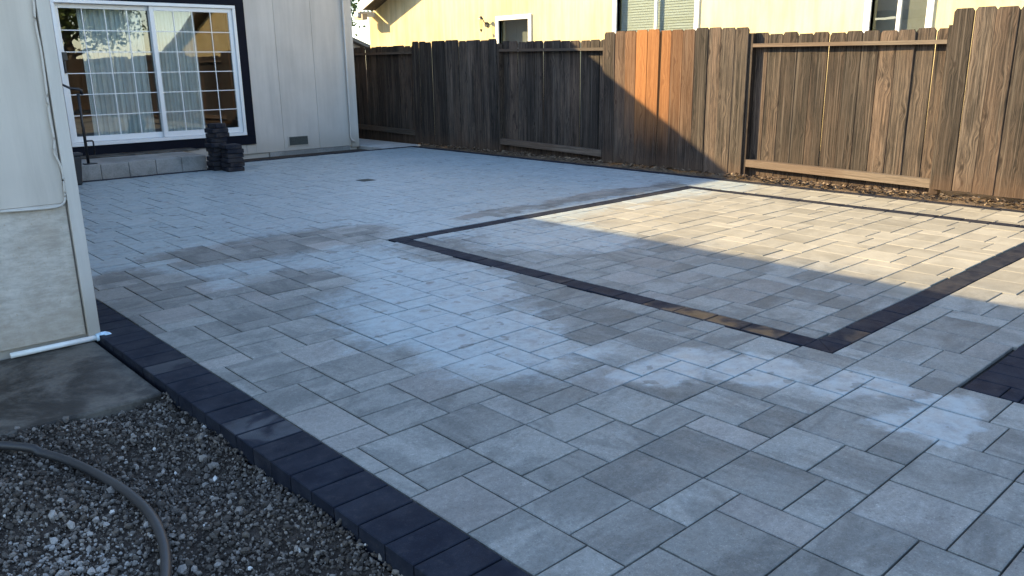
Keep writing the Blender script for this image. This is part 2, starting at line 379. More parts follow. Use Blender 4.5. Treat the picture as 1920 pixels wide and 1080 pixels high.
# ------------------------------------------------------------------ patio
U = .1563; GX, GY = 1.525, 2.135            # paving module and its origin, measured on the joints
Y0, Y1, XL, XR = -.9, 12.58, 1.447, 8.97
BX0, BX1, BY0, BY1 = 3.886, 8.295, 1.812, 5.868      # dark framed panel, outer
IX0, IX1, IY0, IY1 = 4.041, 8.140, 1.967, 5.713      # and inner
TX, TY, TW = 3.862, 1.177, .2325                      # second dark frame, lower right
STEP_X, STEP_Y = 4.98, 11.98
base = MB(); base.box((1.27, Y0, -.15), (9.12, 12.74, -.020))
patio = base.build('patio', M_SAND); tag(patio, kind='structure')

GAP, CH, TH = .0035, .004, .085
def slab_np(w, h):
    x, y = w/2-GAP, h/2-GAP; a, b = x-CH, y-CH; c = CH*.62
    V = [(-x,-y,-TH),(x,-y,-TH),(x,y,-TH),(-x,y,-TH),(-x,-y,-c),(x,-y,-c),(x,y,-c),(-x,y,-c),(-a,-b,0),(a,-b,0),(a,b,0),(-a,b,0)]
    Fq = [(8,9,10,11)] + [(4+i,4+(i+1)%4,8+(i+1)%4,8+i) for i in range(4)] + [(i,(i+1)%4,4+(i+1)%4,4+i) for i in range(4)]
    return np.array(V, np.float32), np.array(Fq, np.int32)
CACHE = {}
def slab_mesh(w, h, mat, nm):
    k = (round(w, 4), round(h, 4), nm)
    if k not in CACHE: CACHE[k] = from_np(nm, *slab_np(w, h), mat)
    return CACHE[k]

cell = [(1,-5,2,1.5),(1,-3.5,2,1.5),(2,1,2,2),(2,-1,2,2),(3,4,2,2),(3,3,2,1),(2,-2,2,1),(4,1,1,2)]
def cut(r, x0, x1, y0, y1):
    a = (max(r[0], x0), min(r[1], x1), max(r[2], y0), min(r[3], y1))
    return [a] if a[1]-a[0] > .022 and a[3]-a[2] > .022 else []
BIG = 99
tiles = []
for a in range(-16, 24):
    for b in range(-24, 24):
        for (x, y, w, h) in cell:
            X0 = GX+(x+3*a)*U; Yb = GY+(y+3*a+8*b)*U
            r = (X0, X0+w*U, Yb, Yb+h*U)
            for q in cut(r, XL, XR, Y0, Y1):
                L = [q]
                if q[1] > BX0 and q[0] < BX1 and q[3] > BY0 and q[2] < BY1:
                    L = cut(q, -BIG, BX0, -BIG, BIG) + cut(q, BX1, BIG, -BIG, BIG) + cut(q, BX0, BX1, BY1, BIG) + cut(q, BX0, BX1, -BIG, BY0) + cut(q, IX0, IX1, IY0, IY1)
                elif q[1] > TX and q[2] < TY:
                    L = cut(q, -BIG, TX, -BIG, BIG) + cut(q, TX, BIG, TY, BIG) + cut(q, TX+TW, BIG, -BIG, TY-TW)
                elif q[0] < STEP_X and q[3] > STEP_Y:
                    L = cut(q, -BIG, STEP_X, -BIG, STEP_Y) + cut(q, STEP_X, BIG, -BIG, BIG)
                tiles += L
def shown(r):
    ps = [project((x, y, 0)) for x, y in ((r[0], r[2]), (r[1], r[2]), (r[1], r[3]), (r[0], r[3]))]
    if any(p is None for p in ps): return 0
    cx = sum(p[0] for p in ps)/4; cyy = sum(p[1] for p in ps)/4
    if not (-40 < cx < 1960 and -40 < cyy < 1120): return 0
    if cx < 190 and cyy < 640: return .1
    return abs(sum(ps[i][0]*ps[(i+1)%4][1]-ps[(i+1)%4][0]*ps[i][1] for i in range(4)))/2
tiles.sort(key=shown, reverse=True)
def jit(): return RNG.gauss(0, .0009)
for r in tiles[:300]:
    w, h = r[1]-r[0], r[3]-r[2]
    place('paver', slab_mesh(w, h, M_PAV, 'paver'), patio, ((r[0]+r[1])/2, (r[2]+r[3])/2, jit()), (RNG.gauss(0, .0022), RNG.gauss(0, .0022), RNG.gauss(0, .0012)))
VV, FF, TT, n0 = [], [], [], 0
for r in tiles[300:]:
    V, Fq = slab_np(r[1]-r[0], r[3]-r[2]); V = V.copy()
    V[:, 2] += jit() + V[:, 0]*RNG.gauss(0, .002) + V[:, 1]*RNG.gauss(0, .002)
    V[:, 0] += (r[0]+r[1])/2; V[:, 1] += (r[2]+r[3])/2
    VV.append(V); FF.append(Fq+n0); TT += [RNG.random()]*len(V); n0 += len(V)
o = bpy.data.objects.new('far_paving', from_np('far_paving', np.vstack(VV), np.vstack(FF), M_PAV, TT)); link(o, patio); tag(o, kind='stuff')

def border(x0, x1, y0, y1, warm=0., gloss=0.):
    if isinstance(warm, tuple): warm, gloss = warm
    place('border_paver', slab_mesh(x1-x0, y1-y0, M_BOR, 'border_paver'), patio, ((x0+x1)/2, (y0+y1)/2, RNG.gauss(.0008, .0008)),
          (RNG.gauss(0, .002), RNG.gauss(0, .002), RNG.gauss(0, .0015)), None, (warm, gloss, 0, 1))
y = 1.23*CAM_H - 17*.1556
while y < 12.2:                                   # soldier course on the left
    border(1.214, XL-.001, y, y+.1556, .12 if RNG.random() < .2 else 0., 0.7 if 2.88 < y+.07 < 3.2 else (.5 if 3.95 < y+.07 < 4.1 else 0.)); y += .1556
S9 = .2345
def run(axis, lo, hi, c0, c1, start, warmf):
    e = [start + k*S9 for k in range(-60, 60) if lo+.03 < start+k*S9 < hi-.03]
    e = [lo] + e + [hi]
    for p, q in zip(e, e[1:]):
        wv = warmf((p+q)/2)
        border(*((c0, c1, p, q) if axis == 'y' else (p, q, c0, c1)), wv)
run('y', IY0+.0, IY1, BX0, IX0, 2.127, lambda v: (.5, .7) if 2.1 < v < 2.95 else ((.15, .2) if RNG.random() < .3 else .03))
run('y', IY0, IY1, IX1, BX1, 2.0, lambda v: RNG.choice((.3, .5, .2)))
run('x', BX0+.155, BX1-.155, BY0, IY0, 4.346, lambda v: (.5, .5) if 4.1 < v < 4.4 else RNG.choice((.05, .3, .15, .4)))
run('x', BX0+.155, BX1-.155, IY1, BY1, 4.2, lambda v: RNG.choice((.0, .1, .3)))
def tri(pts, warm=0):                             # mitred corner stones
    cx = sum(p[0] for p in pts)/3; cyy = sum(p[1] for p in pts)/3
    P = [(cx+(x-cx)*.965, cyy+(y-cyy)*.965, 0) for x, y in pts]
    me = MB().extrude([(x-cx, y-cyy, -TH) for x, y, _ in P], (0, 0, TH)).mesh('border_paver', M_BOR)
    place('border_paver', me, patio, (cx, cyy, .0005), color=(warm, 0, 0, 1))
for (ox, oy), (ix, iy) in (((BX0, BY0), (IX0, IY0)), ((BX0, BY1), (IX0, IY1)), ((BX1, BY0), (IX1, IY0)), ((BX1, BY1), (IX1, IY1))):
    tri([(ox, oy), (ix, oy), (ix, iy)]); tri([(ox, oy), (ix, iy), (ox, iy)])
# second frame at the lower right edge of the picture
border(TX, TX+.1665, TY-.155, TY, .05)
x = TX+.1665
while x < 7.9:
    border(x, x+.1515, TY-TW, TY, RNG.choice((0, .05, .1))); x += .1515
yy = TY-.155
while yy > Y0:
    border(TX, TX+TW, max(yy-.1515, Y0), yy, 0) if yy < TY-TW else border(TX, TX+.1665, yy-.0775, yy, 0)
    yy -= .1515 if yy < TY-TW else .0775
# edge courses by the fence and by the house
run('y', Y0, 12.73, XR+.002, XR+.150, .3, lambda v: .45 if v < 6 else .1)  # browner along the sunlit stretch, the sun's warmth put into the tint
run('x', STEP_X+.15, XR, Y1+.002, 12.73, .1, lambda v: .1)
run('x', XL, STEP_X, STEP_Y+.002, STEP_Y+.15, .1, lambda v: .1)

# ------------------------------------------------------------------ concrete pad, path, soil strips, gravel
pd = MB().box((-3, 3.80, -.15), (1.196, 4.88, -.030)); o = pd.build('concrete_pad', M_PAD, bevel=.012); tag(o, kind='structure')
pt = MB().box((8.47, 12.78, -.15), (9.33, 24, .004)); tag(pt.build('side_path', M_PATH, bevel=.01), kind='structure')
st = MB().box((1.3, 12.75, -.15), (8.47, 13.57, -.06)); tag(st.build('soil_strip', M_SOIL), kind='structure')
# loose earth along the fence, mounded
nx, ny = 7, 260; V, Fq = [], []
for j in range(ny):
    for i in range(nx):
        X = 9.125 + i*.5/(nx-1); Yv = -4 + j*16.7/(ny-1)
        V.append((X, Yv, -.03 + .055*min(1, i/2.5) + .02*math.sin(Yv*3.1+i)*math.sin(Yv*7.7) + RNG.gauss(0, .008)*(i > 0)))
for j in range(ny-1):
    for i in range(nx-1): n = j*nx+i; Fq.append((n, n+1, n+nx+1, n+nx))
o = bpy.data.objects.new('soil_bank', from_np('soil_bank', V, Fq, M_DRY, smooth=True)); link(o); tag(o, kind='structure')
nx, ny = 60, 90; V, Fq = [], []
def gz(X, Yv): return -.098 + .022*max(0, (X-.95)/.26) + .045*min(1, max(0, (Yv-2.9)/.9)) + .02*math.sin(X*3.3+1)*math.sin(Yv*2.1) + .018*max(0, .9-X) + .012*math.sin(X*9+Yv*7)
for j in range(ny):
    for i in range(nx):
        X = -2.6 + i*3.806/(nx-1); Yv = -1.2 + j*5.0/(ny-1); V.append((X, Yv, gz(X, Yv)-.008))
for j in range(ny-1):
    for i in range(nx-1): n = j*nx+i; Fq.append((n, n+1, n+nx+1, n+nx))
o = bpy.data.objects.new('gravel_ground', from_np('gravel_ground', V, Fq, M_SOIL, smooth=True)); link(o); tag(o, kind='structure')
bm = bmesh.new(); bmesh.ops.create_icosphere(bm, subdivisions=1, radius=1)
IV = np.array([v.co[:] for v in bm.verts], np.float32); IF = np.array([[v.index for v in f.verts] for f in bm.faces], np.int32); bm.free()
def stones(n, xf, yf, size, tone):
    Vs, Fs, Ts = [], [], []
    for k in range(n):
        X, Yv = xf(), yf(); s = size()*1.0
        A = NR.normal(size=(3, 3)); Qm, _ = np.linalg.qr(A)
        v = IV*(1+NR.uniform(-.28, .28, (len(IV), 1)))*np.array([1, NR.uniform(.6, 1), NR.uniform(.45, .8)])*s
        v = v@Qm; v += (X, Yv, gz(X, Yv) + s*NR.uniform(-.1, .5)); Vs.append(v); Fs.append(IF+k*len(IV)); Ts += [tone(X, Yv)]*len(IV)
    return np.vstack(Vs), np.vstack(Fs), Ts
def gtone(X, Yv):
    if NR.random() < .005: return 1.
    pale = max(0, 1-math.hypot((X-.50)/.35, (Yv-2.7)/.55))
    return min(.97, max(0, NR.beta(1.1, 1.6)*.95 + .45*pale))
V, Fq, T = stones(40000, lambda: NR.uniform(-.3, 1.225), lambda: NR.uniform(.7, 3.84), lambda: float(np.clip(NR.lognormal(-5.28, .5), .0025, .02)), gtone)
o = bpy.data.objects.new('gravel', from_np('gravel', V, Fq, M_GRAV, T)); link(o); tag(o, 'loose dark gravel between the concrete pad and the black border pavers', 'gravel', kind='stuff')
# dry leaves and mulch under the fence
Vs, Fs, Ts = [], [], []
for k in range(3600):
    Yv = NR.uniform(-1.5, 12.6); X = 9.16 + abs(NR.normal(0, .09))
    if 5.95 < Yv and NR.random() < .55: continue
    if X > 9.45: continue
    L, W = NR.uniform(.012, .04), NR.uniform(.004, .013); a = NR.uniform(0, 6.28); tl = NR.uniform(-.6, .6)
    ux = np.array([math.cos(a), math.sin(a), tl*.6]); uy = np.array([-math.sin(a), math.cos(a), NR.uniform(-.4, .4)]); c = np.array([X, Yv, .028+NR.uniform(-.012, .035)])
    up = np.array([0, 0, NR.uniform(.003, .014)]); n = len(Vs)
    Vs += [c-ux*L, c-uy*W+up, c+ux*L+up*.6, c+uy*W-up*.4]; Fs.append((n, n+1, n+2, n+3)); Ts += [NR.random()]*4
o = bpy.data.objects.new('leaf_litter', from_np('leaf_litter', Vs, Fs, M_LITT, Ts)); link(o); tag(o, 'dry brown leaves and mulch along the foot of the fence', 'leaf litter', kind='stuff')

# ------------------------------------------------------------------ wooden fence
FX = 9.300; PITCH = 2.40; POSTS = [12.90 - 2.375*k for k in range(-2, 10)]
fence = empty('wooden_fence', (FX, 5.8, 0), 'weathered brown board fence with dog eared boards running along the patio', 'fence')
def board_mesh(w, h, d=.018, e=.024, c=.0065):
    w2 = w/2; m_ = MB(); k = 6
    def ring(z, lim): return [(x, max(-lim, min(lim, y)), z) for x, y in ((0, -w2+c), (0, w2-c), (c, w2), (d, w2), (d, -w2), (c, -w2))]
    for z, lim in ((0, w2), (h-e*1.3, w2), (h, w2-e)): m_.v += ring(z, lim)
    for r_ in (0, k):
        for i in range(k): m_.f.append((r_+i, r_+(i+1) % k, r_+k+(i+1) % k, r_+k+i))
    m_.f += [tuple(range(k-1, -1, -1)), tuple(range(2*k, 3*k))]
    return m_.mesh('board', M_WOOD)
BM = {}
def bmesh_for(w, h):
    k = (round(w, 3), round(h, 2))
    if k not in BM: BM[k] = board_mesh(w, h)
    return BM[k]
post_me = MB().box((0, -.045, -.1), (.09, .045, 1.80)).mesh('post', M_WOOD)
tops = {0: (1.84, 1.84), 1: (1.90, 1.87), 2: (1.83, 1.80), 3: (1.90, 1.875), 4: (1.79, 1.77), 5: (1.96, 1.94)}
NEW = {1: .12, 2: .3, 3: .85, 4: .7, 5: .6, 6: .25, 7: .15}
for k in range(len(POSTS)-1):
    ya, yb = POSTS[k], POSTS[k+1]; idx = k-1; front = idx % 2 == 1
    t0, t1 = tops.get(idx, (1.88, 1.86))
    place('post', post_me, fence, (FX+.020, ya, 0), (0, 0, RNG.gauss(0, .01)), color=(1, 1, 1, 1))
    nb = 12; w = (ya-yb)/nb
    for i in range(nb):
        f = (i+.5)/nb; h = t0+(t1-t0)*f; lo = .02 if front else .0
        if idx == 0: lo = .17
        yc = ya-(i+.5)*w
        fresh = NEW.get(i, 0) if idx == 3 else 0
        xx = FX if front else FX+.115
        ov = RNG.random() < .3
        place('board', bmesh_for(w-.001+(.008 if ov else 0), 1.86), fence, (xx+RNG.uniform(-.007, .008)-(.006 if ov else 0), yc+RNG.gauss(0, .002), lo+h-lo-1.86+RNG.gauss(0, .007)),
              (RNG.gauss(0, .0035), RNG.gauss(0, .003), RNG.gauss(0, .02)), (1, 1, 1), (1-fresh, 1, 1, 1))
    # rails: visible on the panels whose boards sit on the far side
    zt0, zt1 = t0-.115, t1-.115
    if not front:
        zb0, zb1 = (.245, .195) if idx != 0 else (.30, .26)
        L = ya-yb-.075
        for nm, za, zb, hh, dd in (('top_rail', zt0, zt1, .042, .095), ('bottom_rail', zb0, zb1, .092, .09)):
            ang = math.atan2(zb-za, -(ya-yb))
            me = MB().box((0, -L/2, -hh), (dd, L/2, 0)).mesh('rail', M_WOOD)
            # wood grain runs along local Z, so the rail is built upright and laid down
            me = MB().box((0, 0, -L/2), (dd, hh, L/2)).mesh('rail', M_WOOD)
            place('rail', me, fence, (FX+.019+(.001 if nm == 'top_rail' else .002), (ya+yb)/2, (za+zb)/2-hh), (math.radians(90)+math.atan2(za-zb, ya-yb), 0, 0), color=(1, .0 if idx == 4 else .6, 1, 1))
        kb = MB().box((0, 0, -L/2), (.02, .2, L/2)).mesh('kick_board', M_WOOD)
        place('kick_board', kb, fence, (FX+.136, (ya+yb)/2, -.03), (math.radians(90), 0, 0), color=(1, 1, 1, 1))

# ------------------------------------------------------------------ house
HX, WY, BY = 8.44, 4.88, 13.58
house = empty('house', (1.236, WY, 0), 'pale grey panelled house with sliding patio door and bare corner wing', 'house')
DX0, DX1, DZ0, DZ1 = 3.44, 6.21, .35, 2.46
# back wall behind the boards
b = MB(); b.box((1.0, BY+.03, -.15), (DX0-.02, BY+.2, 4.0)).box((DX1+.02, BY+.03, -.15), (HX-.02, BY+.2, 4.0)).box((DX0-.02, BY+.032, DZ1+.02), (DX1+.02, BY+.2, 4.0)).box((DX0-.02, BY+.032, -.15), (DX1+.02, BY+.2, DZ0-.02))
b.box((HX-.2, BY+.2, -.15), (HX-.022, 24, 4.0)).box((-9, 23.8, -.15), (HX-.2, 24, 4.0)); b.build('wall', M_SID, house)
SW = .71; x = 6.91 - 2*SW
xs = [6.91+SW*k for k in range(-8, 4)]
for a in xs:
    x0, x1 = max(a+.002, 1.25), min(a+SW-.002, 8.285)
    if x1-x0 < .03: continue
    for z0, z1 in ((.02, 4.0),):
        segs = [(x0, x1, z0, z1)]
        if x1 > DX0-.16 and x0 < DX1+.16:
            segs = [(x0, min(x1, DX0-.163), z0, z1), (max(x0, DX1+.163), x1, z0, z1), (max(x0, DX0-.162), min(x1, DX1+.162), DZ1+.163, z1), (max(x0, DX0-.162), min(x1, DX1+.162), z0, DZ0-.163)]
        for s in segs:
            if s[1]-s[0] > .02: MB().box((s[0], BY, s[2]), (s[1], BY+.028, s[3])).build('siding_panel', M_SID, house, bevel=.003)
MB().box((DX1+.4, BY-.02, -.1), (HX-.2, BY+.025, .015)).build('footing', M_STEP, house)
MB().box((8.29, BY-.028, -.01), (HX+.004, BY+.03, 4.0)).build('corner_trim', M_TRIM, house, bevel=.004)
MB().box((HX-.02, BY+.032, -.02), (HX+.006, BY+.12, 4.0)).build('corner_trim', M_TRIM, house, bevel=.004)
for k in range(26): MB().box((HX-.018, BY+.13+k*.4, .0), (HX+.001, BY+.522+k*.4, 4.0)).build('siding_panel', M_SID, house)
ds = MB().tube([(8.262, BY-.045, 3.9), (8.262, BY-.045, .5), (8.262, BY-.045, .17), (8.275, BY-.075, .12), (8.30, BY-.12, .09)], .021, 10); ds.build('downspout', M_TRIM, house, smooth=True)
# vent under the wall
vt = MB().box((6.985, BY-.014, .095), (7.385, BY-.001, .275)).build('crawl_vent', M_TRIM, house)
MB().box((7.005, BY-.018, .112), (7.37, BY-.0145, .26)).build('vent_screen', M_VENT, vt)
for k in range(5): MB().box((7.01, BY-.026, .122+k*.028), (7.365, BY-.0185, .136+k*.028)).build('louvre', M_VENT, vt)
# door
TWD = .16
MB().box((DX1, BY-.03, DZ0-.002), (DX1+TWD, BY+.02, DZ1+TWD)).build('door_trim', M_NAVY, house, bevel=.003)
MB().box((DX0-TWD, BY-.03, DZ0-.002), (DX0, BY+.02, DZ1+TWD)).build('door_trim', M_NAVY, house, bevel=.003)
MB().box((DX0-TWD, BY-.032, DZ0-.165), (DX1+TWD, BY+.02, DZ0-.004)).build('door_trim', M_NAVY, house, bevel=.003)
MB().box((DX0, BY-.03, DZ1), (DX1, BY+.02, DZ1+TWD)).build('door_trim', M_NAVY, house, bevel=.003)
door = MB().box((DX0+.001, BY-.055, DZ0), (DX1-.001, BY+.12, DZ0+.05)).box((DX0+.001, BY-.05, DZ1-.05), (DX1-.001, BY+.12, DZ1-.001)).box((DX0+.001, BY-.05, DZ0+.051), (DX0+.05, BY+.12, DZ1-.051)).box((DX1-.05, BY-.05, DZ0+.051), (DX1-.001, BY+.12, DZ1-.051)).build('sliding_door', M_WHITE, house, bevel=.003)
XM = 4.86
for (a, c, yo) in ((DX0+.052, XM+.035, .055), (XM-.03, DX1-.052, -.012)):
    y0, y1 = BY+yo, BY+yo+.045; z0, z1 = DZ0+.053, DZ1-.053; fw = .065
    MB().box((a, y0, z0), (a+fw, y1, z1)).box((c-fw, y0, z0), (c, y1, z1)).box((a+fw+.0005, y0+.001, z0), (c-fw-.0005, y1-.001, z0+fw+.02)).box((a+fw+.0005, y0+.001, z1-fw), (c-fw-.0005, y1-.001, z1)).build('sash', M_WHITE, door, bevel=.003)
    ga, gc, gz0, gz1 = a+fw, c-fw, z0+fw+.02, z1-fw
    MB().box((ga-.004, y0+.018, gz0-.004), (gc+.004, y0+.022, gz1+.004)).build('pane', M_GLASS, door)
    for k in range(1, 4): MB().box((ga+(gc-ga)*k/4-.006, y0+.008, gz0), (ga+(gc-ga)*k/4+.006, y0+.015, gz1)).build('grille_bar', M_WHITE, door)
    for k in range(1, 6): MB().box((ga, y0+.0075, gz0+(gz1-gz0)*k/6-.006), (gc, y0+.0155, gz0+(gz1-gz0)*k/6+.006)).build('grille_bar', M_WHITE, door)
MB().box((DX0+.07, BY-.02, 1.42), (DX0+.10, BY+.052, 1.72)).box((DX0+.06, BY-.035, 1.60), (DX0+.13, BY-.02, 1.72)).build('door_handle', M_BLACK, door, bevel=.006)
# room behind the glass
rm = MB(); rm.box((2.2, BY+.6, .28), (8.0, 18.0, .33)).box((2.2, 18.0, .3), (8.0, 18.1, 3.0)).box((2.1, BY+.21, .3), (2.2, 18.0, 3.0)).box((8.0, BY+.21, .3), (8.1, 18.0, 3.0)).box((2.1, BY+.21, 3.0), (8.1, 18.1, 3.1)); rm.build('room', M_ROOM, house)
def curtain(x0, x1, yb):
    pts = []; n = 60
    for i in range(n+1):
        x = x0+(x1-x0)*i/n; pts.append((x, yb+.035*math.sin(i*.78)+.015*math.sin(i*2.1)))
    m_ = MB()
    for (xa, ya), (xb, yb_) in zip(pts, pts[1:]):
        m_.quad((xa, ya, .36), (xb, yb_, .36), (xb, yb_, 2.5), (xa, ya, 2.5)); 
    o = m_.build('curtain', M_CURT, house); s_ = o.modifiers.new('thickness', 'SOLIDIFY'); s_.thickness = .004
curtain(3.85, 4.78, BY+.22); curtain(4.90, 5.62, BY+.24)
# wing: bare panel under painted siding, a corner board
WX = 1.236
b = MB().box((-9, WY+.03, -.15), (WX-.03, WY+.2, 2.5)).box((WX-.2, WY+.2, -.15), (WX-.03, BY+.03, 2.5)).box((-9, WY+.2, -.15), (-8.8, 23.8, 2.6)); b.build('wing_wall', M_WING, house)
MB().box((-2, WY, .765), (1.166, WY+.028, 2.5)).build('wing_siding', M_WING, house, bevel=.003)
MB().box((-2, WY+.004, .012), (1.163, WY+.029, .752)).build('backer_board', M_RAW, house, bevel=.003)
MB().box((-2, WY-.006, .748), (1.150, WY+.003, .764)).build('seam_strip', M_TRIM, house)
MB().box((1.172, WY-.016, -.012), (WX, WY+.028, 2.5)).build('corner_trim', M_TRIM, house, bevel=.004)
MB().box((WX-.028, WY+.03, -.012), (WX+.003, WY+.12, 2.5)).build('corner_trim', M_TRIM, house, bevel=.004)
for k in range(24): MB().box((WX-.029, WY+.126+k*.355, -.01), (WX-.004, WY+.473+k*.355, 2.5)).build('siding_panel', M_SID, house)
# white cable stapled beside the corner board, then along the seam
def wp(px, py, yw=WY-.011):
    d = R2*((px-960)/F_PX) + D2*((py-540)/F_PX) + FWD; k = yw/d.y; return (d.x*k, yw, CAM_H+d.z*k)
cpath = [wp(*p) for p in ((55, -60), (63, 0), (66, 40), (76, 90), (82, 130), (88, 175), (91, 205), (96, 235), (102, 262), (101, 280), (104, 292), (114, 312), (119, 335), (121, 360), (122, 374), (116, 384), (100, 389), (60, 393), (0, 397), (-60, 401))]
sm = []
for i in range(len(cpath)-1):
    p0, p1, p2, p3 = (Vector(cpath[max(0, min(len(cpath)-1, i+k))]) for k in (-1, 0, 1, 2))
    for s in range(5):
        u = s/5; sm.append(.5*((2*p1)+(p2-p0)*u+(2*p0-5*p1+4*p2-p3)*u*u+(3*p1-p0-3*p2+p3)*u**3))
MB().tube(sm, .0062, 8).build('cable', M_TRIM, house, smooth=True)
# roofs: the eave edges throw the long shadows
EZ2, EX2 = 2.70, 5.455-1.4*2.70; EZ1 = 4.12; EY1 = 5.862+1.71*4.12; RX = 8.85
s1 = .34
def slab(poly, t): return MB().extrude([(x, y, z-t) for x, y, z in poly], (0, 0, t))
r = slab([(EX2, 4.43, EZ2), (EX2, BY+.1, EZ2), (-3.6, BY+.1, EZ2+s1*(EX2+3.6)), (-3.6, 4.43, EZ2+s1*(EX2+3.6))], .16); r.build('wing_roof', M_ROOF, house)
r = slab([(-3.6, 4.43, EZ2+s1*(EX2+3.6)), (-3.6, BY+.1, EZ2+s1*(EX2+3.6)), (-9.5, BY+.1, EZ2), (-9.5, 4.43, EZ2)], .16); r.build('wing_roof', M_ROOF, house)
MB().extrude([(-9, WY+.1, 2.4), (WX-.06, WY+.1, 2.4), (WX-.06, WY+.1, 2.55), (-3.6, WY+.1, 4.05), (-9, WY+.1, 2.6)], (0, .08, 0)).build('gable_wall', M_WING, house)
rz = EZ1+s1*5.5; ry = EY1+5.5; hx = RX-5.5; ye = EY1+11
MB().extrude([(-9.5, EY1, EZ1), (RX, EY1, EZ1), (hx, ry, rz), (-9.5, ry, rz)], (0, 0, -.14)).build('roof', M_ROOF, house)
MB().extrude([(RX, EY1, EZ1), (RX, ye, EZ1), (hx, ry, rz)], (0, 0, -.14)).build('roof', M_ROOF, house)
MB().extrude([(RX, ye, EZ1), (-9.5, ye, EZ1), (-9.5, ry, rz), (hx, ry, rz)], (0, 0, -.14)).build('roof', M_ROOF, house)
MB().box((-9, EY1+.05, EZ1-.2), (RX-.05, ye-.05, EZ1-.145)).build('soffit', M_SOFF, house)
# ------------------------------------------------------------------ step, loose pavers, handrail, bin, drain, pipe, hose
step = empty('door_step', (4.0, 12.2, 0), 'low grey concrete step below the sliding patio door', 'step')
MB().box((2.6, 12.37, -.1), (4.93, BY-.035, .195)).build('tread', M_STEP, step, bevel=.006)
for k in range(7):
    x1 = 4.90-k*.372
    MB().box((x1-.368, 12.17, -.02), (x1, 12.366, .205+RNG.gauss(0, .002))).build('face_block', M_STEP, step, bevel=.008)
MB().box((2.6, 13.15, .196), (5.2, BY-.036, .212)).build('door_mat', M_PAD, step, bevel=.004)

GRP = 'loose black pavers piled by the step'
def loose(cx, cyy, z, w, d, h, rot, label):
    t = MB(); a, c = w/2, d/2
    t.box((-a, -c, 0), (a, c, h)); me = t.mesh('loose_paver', M_BOR)
    o = bpy.data.objects.new('loose_paver', me); o.location = (cx, cyy, z); o.rotation_euler = (0, 0, rot); o.color = (.6, 0, 0, 1); link(o, None, (cx, cyy, z))
    b_ = o.modifiers.new('bevel', 'BEVEL'); b_.width = .009; b_.segments = 2
    tag(o, label, 'paver', GRP)
hz = .0
ords = ('bottom', 'second', 'third', 'fourth', 'fifth', 'sixth', 'seventh', 'eighth', 'ninth', 'tenth')
for k in range(6):
    nm = 'lowest' if k == 0 else 'topmost' if k == 5 else ords[k]+' from the bottom'
    loose(5.09+RNG.gauss(0, .012), 11.66+RNG.gauss(0, .01), hz, .245, .235 if k % 2 else .245, .062, RNG.gauss(.05, .10), f'loose black paver, {nm} of the front low stack by the step'); hz += .0655
hz = .0
for k in range(10):
    nm = 'lowest' if k == 0 else 'topmost' if k == 9 else ords[k]+' from the bottom'
    cx = 4.985+(.0 if k < 7 else .03)+RNG.gauss(0, .015); w = .24 if k < 7 else (.26 if k < 9 else .17)
    loose(cx, 11.935+RNG.gauss(0, .012), hz, w, .225, .064, (0 if k < 7 else .35)+RNG.gauss(0, .10), f'loose black paver, {nm} of the tall rear stack by the step'); hz += .0685

hr = empty('handrail', (3.30, 12.30, .2), 'slim black metal handrail with curved grip at the patio door step', 'handrail')
zt = .206
MB().box((3.24, 12.24, zt), (3.40, 12.36, zt+.012)).build('base_plate', M_BLACK, hr, bevel=.002)
MB().tube([(3.30, 12.30, zt+.01), (3.30, 12.30, 1.16)], .020, 8).build('post', M_BLACK, hr, smooth=True)
MB().tube([(3.345, 12.30, 1.14), (3.345, 12.30, 1.20), (3.30, 12.30, 1.215), (3.22, 12.30, 1.225), (3.13, 12.30, 1.275), (3.08, 12.30, 1.30)], [.022, .022, .02, .016, .015, .014], 8).build('grip', M_BLACK, hr, smooth=True)
MB().tube([(3.30, 12.30, .52), (3.39, 12.30, .52), (3.40, 12.30, .51), (3.40, 12.30, .33)], .011, 8).build('hook', M_BLACK, hr, smooth=True)
bn = empty('storage_bin', (2.88, 11.80, 0), 'black plastic bin at the left end of the step, half hidden by the wall', 'bin')
MB().extrude([(2.72, 11.72, 0), (3.04, 11.72, 0), (3.07, 11.70, .38), (2.69, 11.70, .38)], (0, .17, 0)).build('body', M_PLASTIC, bn, bevel=.02)
MB().box((2.675, 11.685, .381), (3.085, 11.885, .42)).build('lid', M_PLASTIC, bn, bevel=.01)
dr = empty('drain_cover', (5.86, 9.28, 0), 'small dark drain grate set in the pale paving', 'drain')
MB().box((5.755, 9.19, -.004), (5.955, 9.38, .004)).build('frame', M_BLACK, dr)
for k in range(6): MB().box((5.775, 9.205+k*.029, .0042), (5.935, 9.218+k*.029, .008)).build('bar', M_VENT, dr)

pp = empty('drain_pipe', (.75, 4.83, 0), 'white plastic pipe with blue elbow along the foot of the bare wall', 'pipe')
MB().tube([(.775, 4.853, -.012), (1.225, 4.853, -.012)], .0155, 14).build('pipe', M_PVC, pp, smooth=True)
MB().tube([(1.205, 4.853, -.012), (1.236, 4.853, -.012), (1.252, 4.849, -.013), (1.262, 4.836, -.014), (1.264, 4.815, -.014)], [.021, .026, .028, .026, .0235], 14).build('elbow', M_TAPE, pp, smooth=True)

